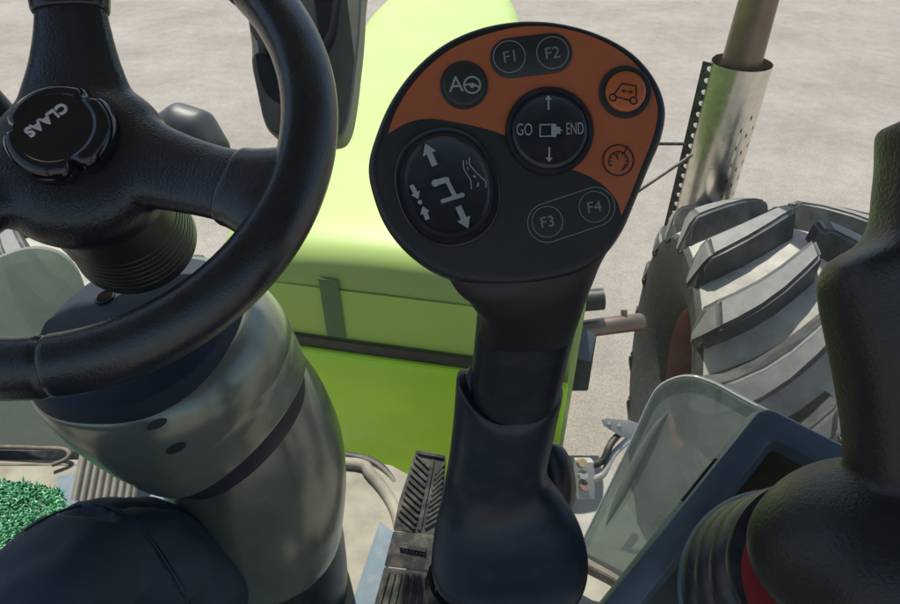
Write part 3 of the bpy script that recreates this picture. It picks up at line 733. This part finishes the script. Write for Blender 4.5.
# automatic steering key
o = obj('steering_key', disc_bm((464, 86), [(24, .0007), (24, .0016), (23, .0022), (21, .0022), (20, .0028), (18, .0031)]), 'button', CP, 40)
k = Ink(.0033); k.text('A', (456, 86), 22, 3)
k.circ((472, 87), 8, 1.9); k.dot((472, 87.5), 2.6); k.line([(465, 87), (472, 86), (479, 89)], 1.8); k.done('key_symbol', 'print', o)
# vehicle key, raised orange in black ring
ring = obj('vehicle_key', disc_bm((624.5, 93), [(26, .0009), (26, .0020), (25, .0025), (21, .0025), (20.5, .0018)]), 'membrane', CP, 40)
o = obj('key_face', disc_bm((624.5, 93), [(20.2, .0015), (20, .0030), (19, .0036), (16, .0040)]), 'orangebtn', ring, 40)
k = Ink(.0041)
k.line([(612, 97), (620, 86), (634, 88.5), (634, 99)], 1.5); k.line([(613, 99), (629, 103)], 1.5)
k.circ((611, 100), 3.4, 1.5, 20); k.circ((631.5, 103), 3.4, 1.5, 20)
k.arrow((625, 94), (619.5, 93.5), .9, 4.5, 3); k.arrow((625, 94), (631, 95), .9, 4.5, 3); k.done('key_symbol', 'printblack', o)
# speed key
o = obj('speed_key', disc_bm((617.5, 161), [(15.5, .0009), (15, .0014), (12, .0016)]), 'orange', CP, 40)
k = Ink(.0018); k.circ((617.5, 161), 15.2, 1.3); k.circ((617.5, 162), 9.6, 1.2, 30, 150, 390)
for a in range(150, 391, 30): k.line([(617.5+9.4*math.cos(math.radians(a)), 162+9.4*math.sin(math.radians(a))), (617.5+6.6*math.cos(math.radians(a)), 162+6.6*math.sin(math.radians(a)))], 1)
k.line([(617, 161), (615.5, 155)], 1.2); k.line([(623, 154), (627, 147.5)], 1.3); k.line([(625, 167), (621, 171)], 1.4); k.done('key_symbol', 'printblack', o)
# centre rocker with GO / END
o = obj('centre_rocker', disc_bm((549, 132), [(44, .0009), (44, .0024), (42.5, .0034), (39, .0034), (38, .0026), (36.5, .0034), (34, .0040), (31, .0034), (22, .0026), (8, .0024)]), 'dish', CP, 40)
k = Ink(.0042); k.arrow((547.5, 112), (547, 97.5), 1.8, 7, 4.6); k.arrow((548, 149), (548, 164), 1.8, 7, 4.6)
k.text('GO', (523.5, 131.5), 17, 0, .62); k.text('END', (573.5, 130.5), 17, 2, .52)
k.line([(539, 127), (552, 126.5), (552, 138), (539, 138.5)], 1.3, True); k.poly([(550, 126), (555, 126), (555, 129), (559, 129), (559, 136), (555, 136), (555, 139), (550, 139)]); k.line([(557, 132.5), (561, 132.3)], 1.4)
k.done('rocker_symbol', 'print', o)
# large arm rocker
rt = math.radians(-17)
o = obj('arm_rocker', disc_bm((447.5, 187), [(1.0, .0009), (1.0, .0018), (.975, .0024), (.93, .0018), (.905, .0018), (.89, .0042), (.86, .0060), (.80, .0060), (.76, .0048), (.74, .0044), (.3, .0040)], 96, 51, 60, rt, 2.15), 'dish', CP, 40)
k = Ink(.0062)
k.arrow((435, 168), (425.5, 146), 6, 14, 11); k.arrow((458, 208), (468, 230), 6, 14, 11)
k.arrow((412, 187), (419, 201), 4.6, 10, 7); k.arrow((428, 221), (423, 208), 4.6, 10, 7); k.dot((420.5, 204), 2.2)
k.line([(436, 185), (446, 182)], 6); k.line([(446.5, 182), (456, 200)], 4.2); k.line([(442.5, 203), (462, 197)], 4.2)
k.dot((435.5, 185.2), 3.6); k.dot((447, 182), 2.6); k.dot((462, 197), 2.4); k.dot((443, 203), 2.2)
k.line(catmull([(463, 163, 0), (464, 172, 0), (470, 182, 0), (471, 191, 0)], 5), .9); k.line(catmull([(469, 160, 0), (470, 168, 0), (479, 178, 0), (485, 184, 0), (485, 190, 0)], 5), .9)
k.line([(466, 163), (466.5, 167)], .7); k.line([(467, 169), (468, 173)], .7); k.line([(473, 178), (475, 180)], 1.6); k.line([(478, 185), (477, 189)], 1.6)
k.done('rocker_symbol', 'print', o)
# stem, sleeve, foot, post
bm = bmesh.new()
smoothtube(bm, [W(534, 270, .392), W(530, 300, .405), W(523, 340, .43), (W(515, 385, .46)), W(506, 430, .49), W(500, 470, .52)],
           [(.0322, .017), (.0322, .0178), (.0318, .020), (.032, .022), (.033, .024), (.033, .025)], sub=6, n=44, ref=F_, power=2.5)
obj('stem', bm, 'neck', CP, 40)
bm = bmesh.new()
path = catmull([W(507, 402, .4735), W(507, 404, .4745), W(504, 425, .488), W(498, 462, .514), W(497, 485, .526), W(501, 513, .531), W(507, 545, .527), W(511, 575, .519), W(513, 600, .511), W(513, 618, .506), W(513, 626, .505)], 6)
rr = catmull([Vector(q+(0,)) for q in ((.0290, .0190), (.0374, .0268), (.0382, .0276), (.0390, .0278), (.0435, .0265), (.0545, .0235), (.0620, .0205), (.0618, .0180), (.0530, .0155), (.034, .011), (.012, .004))], 6)
tube(bm, path, [(max(q.x, .004), max(q.y, .003)) for q in rr], n=64, ref=F_, power=2.2)
for v in bm.verts:   # curved top edge of the sleeve with a raised left lip
    d = (v.co-path[6]); g = (path[12]-path[6]).normalized()
    if d.dot(g) < .014 and d.length < .06:
        q = d.dot(R_)/.036; v.co += -g*(.024*q*q*(1.0 if q < 0 else .75))
obj('sleeve', bm, 'sleeve', CP, 60)
bm = bmesh.new(); smoothtube(bm, [W(549, 446, .575), W(550, 449, .575), W(551, 460, .58), W(551, 485, .59), W(550, 510, .60), W(548, 527, .61), W(548, 532, .612)], [(.002, .002), (.010, .008), (.017, .014), (.0225, .02), (.019, .017), (.009, .008), (.002, .002)], sub=5, n=28, ref=F_); obj('rear_clamp', bm, 'neck', CP)
bm = bmesh.new(); pt = W(447, 590, .64); smoothtube(bm, [W(500, 545, .535), W(478, 562, .565), W(456, 580, .61), pt, Vector((pt.x+.012, pt.y+.01, FLOOR+.2)), Vector((pt.x+.014, pt.y+.01, FLOOR))], [.021]*6, sub=5, n=28, ref=R_); obj('post', bm, 'gloss', CP)
bm = bmesh.new(); tube(bm, [W(455, 581, .614), W(450, 586, .626)], [.0255, .0255], n=28, ref=R_); obj('post_ring', bm, 'neck', CP)

# ================================================================== JOYSTICK
JS = thing('joystick', W(820, 680, .50), 'black grained joystick with palm rest and ribbed rubber boot beside the monitor', 'joystick')
bm = bmesh.new()
def gs(ul, ur, v, t): return ((ul+ur)/2, v, t, (ur-ul)/2)
gsec = [(899, 968, 120, .300), (893, 970, 126, .300), (892, 974, 160, .303), (888, 980, 190, .306), (884, 985, 220, .308), (870, 990, 243, .310), (840, 994, 260, .312), (828, 996, 277, .314), (828, 998, 305, .317), (836, 1000, 345, .321), (844, 1002, 385, .326), (851, 1006, 430, .332), (854, 1012, 470, .337), (852, 1020, 505, .343), (845, 1030, 545, .35)]
path = []; rad = []
for ul, ur, v, t in gsec:
    path.append(W((ul+ur)/2, v, t)); rad.append((px((ur-ul)/2, t), .024))
tube(bm, catmull(path, 4), [(q.x, q.y) for q in catmull([Vector((a, b, 0)) for a, b in rad], 4)], n=48, ref=F_, power=3.2, axes=-U_)
# palm rest
bb = bmesh.new(); smoothtube(bb, [W(790, 560, .385), W(805, 556, .375), W(840, 553, .362), W(880, 555, .352), W(930, 560, .35)], [(.020, .020), (.042, .040), (.052, .050), (.056, .052), (.05, .05)], sub=5, n=44, ref=U_)
merge(bm, bb)
obj('grip', remesh(bm, .0024, 12), 'grip', JS, 60)
ja, jb = W(838, 566, .365), W(797, 600, .47)
jx = (jb-ja).normalized()
bm = bmesh.new(); tube(bm, [ja+jx*.012-U_*.008, ja+jx*.016-U_*.008, ja+jx*.020-U_*.008], [.0480, .0491, .0480], n=56, ref=U_); obj('red_ring', bm, 'red', JS)
bm = bmesh.new(); path, rad = [], []
for k in range(140):
    s = k/139; d = .018+.115*s
    path.append(ja+jx*d); w = (s*3.3+.3) % 1
    rad.append(.045+.025*s + .010*(math.sin(math.pi*min(1, w/.82))**.6 if w < .82 else 0))
tube(bm, path, rad, n=72, ref=U_); obj('bellows', bm, 'bellows', JS, 50)
bm = bmesh.new(); p = ja+jx*.128; tube(bm, [p, p+jx*.004, p+jx*.010, p+jx*.016], [.076, .0815, .0815, .079], n=72, ref=U_); obj('base_ring', bm, 'bezel', JS)

# ================================================================== MONITOR
MO = thing('monitor', W(740, 640, .60), 'slate blue tablet monitor with deep bezel behind the joystick boot', 'monitor')
m1, m2, m3 = W(764, 405, .56), W(602, 610, .56), W(856, 452, .535)
mn = (m2-m1).cross(m3-m1).normalized()
if mn.dot(F_) > 0: mn = -mn
def mp_(u, v, h=0): return RP(u, v, m1, mn)+mn*h
P00, P01, P10 = mp_(763, 404), mp_(596, 612), mp_(856, 451)
ex = (P10-P00); wid = .21; ex.normalize(); ey = (P01-P00); ey -= ex*0; hgt = ey.length*1.15; ey.normalize()
def mq(x, y, h=0): return P00+ex*x+ey*y+mn*h
def rrect(x0, y0, x1, y1, r, h, n=5):
    pts = []
    for cx, cy, a in ((x1-r, y0+r, -90), (x1-r, y1-r, 0), (x0+r, y1-r, 90), (x0+r, y0+r, 180)):
        for k in range(n+1):
            b = math.radians(a+90*k/n); pts.append(mq(cx+r*math.cos(b), cy+r*math.sin(b), h))
    return pts
bz = .031
bm = bmesh.new()
skin_rings(bm, [rrect(.004, .004, wid-.004, hgt-.004, .008, -.035), rrect(0, 0, wid, hgt, .012, -.030), rrect(0, 0, wid, hgt, .012, -.004), rrect(.0012, .0012, wid-.0012, hgt-.0012, .0112, -.001), rrect(.004, .004, wid-.004, hgt-.004, .009, 0),
                rrect(bz-.010, bz-.010, wid-bz+.01, hgt-bz+.01, .008, .0), rrect(bz-.008, bz-.008, wid-bz+.008, hgt-bz+.008, .007, -.001), rrect(bz, bz, wid-bz, hgt-bz, .004, -.020)], True, False)
obj('bezel', bm, 'bezel', MO, 30)
bm = bmesh.new(); prism(bm, rrect(bz-.004, bz-.004, wid-bz+.004, hgt-bz+.004, .003, -.0185), -mn*.003); obj('screen', bm, 'screen', MO, 0)
bm = bmesh.new(); tube(bm, [mq(wid*.5, hgt*.6, -.03), mq(wid*.6, hgt*.7, -.12), rel(.34, .28, -.80)], [.018, .018, .018], n=20); obj('bracket_arm', bm, 'darksteel', MO)
bm = bmesh.new(); box(bm, mq(-.0008, .085, -.012), ey*.024, ex*.0012, mn*.003, .0006); obj('card_slot', bm, 'printblack', MO)

# ================================================================== DISPLAY HOUSING beyond the wheel
DH = thing('display_housing', W(305, 0, .80), 'dark grey tapered display housing upright behind the steering wheel rim', 'display')
DT = .80
bm = bmesh.new()
pts = catmull([(u, v, 0) for u, v in ((244, -60), (247, 10), (251, 42), (252, 62), (258, 96), (264, 122), (274, 135), (300, 139), (334, 140), (346, 128), (352, 100), (356, 66), (359, 38), (361, 0), (361, -60), (300, -66))], 4, True)
prism(bm, [W(q.x, q.y, DT) for q in pts], F_*.05, .006, 3); obj('rear_shell', bm, 'housing', DH, 40)
bm = bmesh.new()
pts = catmull([(u, v, 0) for u, v in ((246, -60), (248, 10), (252, 34), (268, 50), (300, 56), (318, 50), (329, 34), (334, 8), (336, -60), (290, -64))], 4, True)
prism(bm, [W(q.x, q.y, DT-.03) for q in pts], F_*.034, .006, 3); obj('front_face', bm, 'housingdark', DH, 40)
bm = bmesh.new()
pts = catmull([(u, v, 0) for u, v in ((253, 52), (257, 92), (265, 122), (276, 133), (300, 136), (318, 130), (326, 100), (326, 70), (320, 54), (290, 62))], 4, True)
prism(bm, [W(q.x, q.y, DT-.018) for q in pts], F_*.022, .006, 3); obj('lower_face', bm, 'housingdark', DH, 40)
bm = bmesh.new(); tube(bm, [W(300, -50, .83), W(300, -180, .86), rel(-.2, .98, .64)], (.018, .012), n=16, ref=F_, power=4); obj('mounting_arm', bm, 'housingdark', DH)

# ================================================================== PEDALS, MAT, PLATES
AP = thing('accelerator_pedal', W(405, 590, 1.10), 'long black ribbed rubber accelerator pedal left of the control panel stem', 'pedal')
t1, t2, t3 = W(432, 452, 1.155), W(372, 620, 1.055), W(455, 620, 1.05)
pn = (t2-t1).cross(t3-t1).normalized()
if pn.dot(F_) > 0: pn = -pn
def pp(u, v, h=0): return RP(u, v, t1, pn)+pn*h
bm = bmesh.new()
prism(bm, [pp(u, v) for u, v in ((416, 450), (446, 456), (440, 534), (428, 535), (393, 530), (399, 500))], -pn*.012, .003)
def L(a, b, s): return (a[0]+(b[0]-a[0])*s, a[1]+(b[1]-a[1])*s)
def rib(bm, a, b, w, h=.004):
    A_, B_ = pp(*a, h*.4), pp(*b, h*.4); d = (B_-A_); n = d.normalized().cross(pn)
    box(bm, (A_+B_)/2, d/2, n*w, pn*h*.6, .0006, 1)
for k in range(11):
    s = k/11
    l0 = L((415, 455), (396, 521), s); m0 = L((432, 462), (415, 529), s+.10 if s < .9 else 1)
    rib(bm, (l0[0]+1, l0[1]), m0, .0022)
    r0 = L((444, 470), (440, 530), s); m1 = L((436, 474), (424, 533), s)
    rib(bm, m1, (r0[0], r0[1]-6), .0022)
rib(bm, (433, 460), (419, 530), .0035, .003)
rib(bm, (416, 452), (444, 457), .003)
obj('upper_tread', bm, 'pedal', AP, 20)
bm = bmesh.new()
prism(bm, [pp(u, v) for u, v in ((393, 531), (439, 535), (433, 572), (384, 566))], -pn*.010, .003)
rib(bm, (400, 545), (426, 550), .004, .006)
for k in range(7): rib(bm, L((402, 548), (426, 553), (k+.2)/7), L((402, 550), (426, 555), (k+.6)/7), .0015, .004)
obj('hinge_plate', bm, 'pedal', AP, 20)
bm = bmesh.new()
prism(bm, [pp(u, v) for u, v in ((384, 567), (433, 573), (428, 650), (362, 650))], -pn*.012, .003)
for k in range(7): rib(bm, L((386, 571), (430, 576), (k+.4)/7), L((364, 648), (425, 648), (k+.4)/7), .0024)
obj('lower_tread', bm, 'pedal', AP, 20)
BP = thing('brake_pedal', W(110, 500, 1.25), 'upright ribbed grey beige rubber pedal beside the green mat', 'pedal')
t1 = W(105, 470, 1.24); pn2 = (-F_*.9+U_*.1).normalized()
bm = bmesh.new(); q = lambda u, v, h=0: RP(u, v, t1, pn2)+pn2*h
prism(bm, [q(u, v) for u, v in ((86, 420), (143, 432), (133, 505), (70, 500))], -pn2*.012, .002)
for k in range(8):
    a = q(*L((88.5, 420), (142, 432), (k+.5)/8), .001); b = q(*L((72, 500), (131, 504), (k+.5)/8), .001); tube(bm, [a, b], (.0042, .0045), n=10, ref=pn2)
obj('pad', bm, 'rubberpad', BP, 30)
bm = bmesh.new(); tube(bm, [q(105, 450, -.012), q(105, 450, -.05), Vector((q(105, 450).x, .86, FLOOR+.02))], .012, n=12); obj('pedal_arm', bm, 'darksteel', BP)
for pts, lab in ((((380, 522), (394, 533), (372, 640), (340, 640)), 'pale blue steel plate on the floor beside the black pedal'), (((58, 478), (82, 474), (176, 494), (176, 540), (50, 540)), 'pale blue steel plate on the floor below the ribbed beige pedal')):
    fp = lambda u, v: RP(u, v, Vector((0, 0, FLOOR+.004)), Vector((0, 0, 1)))
    bm = bmesh.new(); prism(bm, [fp(u, v) for u, v in pts], Vector((0, 0, .004)), .001)
    o = obj('floor_plate', bm, 'bluesteel', None, loc=fp(*pts[0])); tag(o, lab, 'metal plate')
# turf mat
fz = FLOOR+.006
c = [RP(u, v, Vector((0, 0, fz)), Vector((0, 0, 1))) for u, v in ((-120, 483), (20, 484), (62, 492), (70, 520), (120, 620), (-120, 640))]
MT = thing('floor_mat', c[2], 'green plastic turf mat on the cab floor beside the knee', 'mat')
bm = bmesh.new(); prism(bm, c, Vector((0, 0, .006))); obj('backing', bm, 'turfbase', MT, 0)
bm = bmesh.new(); cnt = 0
mnx, mxx = min(p.x for p in c), max(p.x for p in c); mny, mxy = min(p.y for p in c), max(p.y for p in c)
def inside(x, y):
    r = False; n = len(c)
    for i in range(n):
        a, b = c[i], c[i-1]
        if (a.y > y) != (b.y > y) and x < (b.x-a.x)*(y-a.y)/(b.y-a.y)+a.x: r = not r
    return r
while cnt < 15000:
    x = random.uniform(mnx, mxx); y = random.uniform(mny, mxy)
    if not inside(x, y): continue
    cnt += 1; base = Vector((x, y, fz+.004)); a = random.uniform(0, 6.28); w = Vector((math.cos(a), math.sin(a), 0))*random.uniform(.0014, .0028)
    tip = base+Vector((random.gauss(0, .006), random.gauss(0, .006), random.uniform(.004, .011)))
    mid = base.lerp(tip, .55)+Vector((0, 0, .002))
    v = [bm.verts.new(p) for p in (base-w, base+w, mid+w*.9, mid-w*.9, tip+w*.35, tip-w*.35)]
    bm.faces.new((v[0], v[1], v[2], v[3])); bm.faces.new((v[3], v[2], v[4], v[5]))
obj('turf_blades', bm, 'turf', MT, 0)

# ================================================================== PERSON (seated driver, legs)
PE = thing('person', rel(-.30, -.1, -1.08), 'person in navy work trousers seated with bent knee under the steering wheel', 'person')
bm = bmesh.new()
kn = W(80, 562, .705)
def leg(bm, hip, knee, ank, s=1):
    d1 = (knee-hip); 
    smoothtube(bm, [hip-d1*.08, hip+d1*.2, hip+d1*.6, hip+d1*.88, knee], [(.095, .09), (.092, .088), (.083, .080), (.076, .074), (.070, .070)], n=40, ref=Vector((0, 0, 1)))
    d2 = (ank-knee)
    smoothtube(bm, [knee+Vector((0, .0, .0))-d2*.05, knee+d2*.08, knee+d2*.3, knee+d2*.6, knee+d2*1.0], [(.066, .062), (.076, .074), (.079, .078), (.074, .074), (.068, .074)], n=40, ref=Vector((0, 1, 0)))
hipR = rel(-.37, -.10, -.52); hipL = rel(-.62, -.10, -.56)
ankR = Vector((-.31, .52, FLOOR+.10)); ankL = Vector((-1.0, .30, FLOOR+.10)); knL = Vector((-.98, .26, kn.z-.03))
leg(bm, hipR, kn, ankR); leg(bm, hipL, knL, ankL)
smoothtube(bm, [rel(-.22, -.12, -.55), rel(-.32, -.14, -.54), rel(-.48, -.14, -.54), rel(-.58, -.12, -.55)], [.09, .12, .12, .09], n=32)
smoothtube(bm, [rel(-.40, -.16, -.58), rel(-.40, -.20, -.45), rel(-.40, -.22, -.34)], [(.16, .12), (.165, .12), (.16, .115)], n=32, ref=Vector((0, 1, 0)))
bm = remesh(bm, .0055, 10)
bm.normal_update()
for v in bm.verts:
    p = v.co; d = (p-kn).length
    k = math.exp(-(d/.18)**2)
    n1 = noise.noise(p*9)*.006 + noise.noise(Vector((p.x*22, p.y*10, p.z*6)))*.0035
    sd = (p-kn); fold = math.sin(sd.x*95+sd.z*55+noise.noise(p*14)*3.0)*.0042*(1 if sd.z < -.02 else .4)*min(1, d/.08)
    g = (p.x-kn.x)*.8+(p.z-kn.z)*.25; run = max(.22, min(1, (kn.z+.09-p.z)/.10))
    if p.x > kn.x+.02: run = max(run, min(1, (p.x-kn.x-.02)/.03)*.8)
    crease = (abs(math.sin(g*95+noise.noise(Vector((p.x*4, p.y*5, p.z*3)))*2.2))**.6-.6)*(.009 if p.x > kn.x+.02 else .005)*run
    v.co += v.normal*(n1+fold+crease)
def trouser_hit(u, v):
    from mathutils.bvhtree import BVHTree
    return TB.ray_cast(CAM, ray(u, v).normalized())
from mathutils.bvhtree import BVHTree
TB = BVHTree.FromBMesh(bm)
obj('trousers', bm, 'navy', PE, 80)
bm = bmesh.new()
for dd in (0, 5):
    pts = []
    for u, v in ((20, 530), (45, 515), (75, 505), (100, 505), (125, 516), (150, 540), (170, 570), (186, 600), (196, 640)):
        h = TB.ray_cast(CAM, ray(u+dd, v+dd*.2).normalized())
        if h[0]: pts.append(h[0]+h[1]*.0004)
    if len(pts) > 3: tube(bm, catmull(pts, 6), .0014, n=6)
obj('trouser_seam', bm, 'navy', PE)
for ank in (ankR, ankL):
    bm = bmesh.new(); b0 = Vector((ank.x, ank.y, FLOOR+.008))
    smoothtube(bm, [b0+Vector((0, -.07, .045)), b0+Vector((0, -.04, .05)), b0+Vector((0, .05, .05)), b0+Vector((0, .13, .038)), b0+Vector((0, .20, .032)), b0+Vector((0, .225, .03))], [(.028, .038), (.04, .048), (.045, .05), (.05, .036), (.042, .03), (.02, .018)], n=24, ref=Vector((0, 0, 1)))
    smoothtube(bm, [ank+Vector((0, 0, -.05)), ank+Vector((0, -.005, .04))], [.045, .05], n=24); obj('boot', bm, 'shoe', PE)

# ================================================================== LIGHT, WORLD, CAMERA
w = bpy.data.worlds.new('World'); S.world = w; w.use_nodes = True
nt = w.node_tree; bg = nt.nodes['Background']
sky = nt.nodes.new('ShaderNodeTexSky'); sky.sky_type = 'NISHITA'; sky.sun_disc = False
EL, AZ = math.radians(62), math.radians(-15)
sky.sun_elevation = EL; sky.sun_rotation = AZ % (2*math.pi); sky.air_density = 1.2; sky.dust_density = 1.5
nt.links.new(sky.outputs[0], bg.inputs[0]); bg.inputs[1].default_value = .11
sd = Vector((math.sin(AZ)*math.cos(EL), math.cos(AZ)*math.cos(EL), math.sin(EL)))
sl = bpy.data.lights.new('sun', 'SUN'); sl.energy = 4.6; sl.angle = math.radians(.53); sl.color = (1, .94, .85)
so = bpy.data.objects.new('sun', sl); COL.objects.link(so); so.rotation_euler = sd.to_track_quat('Z', 'Y').to_euler(); so.location = (0, 0, 20)
cd = bpy.data.cameras.new('camera'); cd.sensor_width = 36; cd.lens = 36*FPX/900; cd.clip_start = .02; cd.clip_end = 2000
co = bpy.data.objects.new('camera', cd); COL.objects.link(co); co.location = CAM
co.rotation_euler = (math.pi/2-TH, 0, 0); S.camera = co
S.view_settings.view_transform = 'Standard'; S.view_settings.look = 'None'; S.view_settings.exposure = .55; S.view_settings.gamma = 1
S.view_settings.use_curve_mapping = False
S.cycles.max_bounces = 8; S.cycles.transparent_max_bounces = 16
S.cycles.use_denoising = True
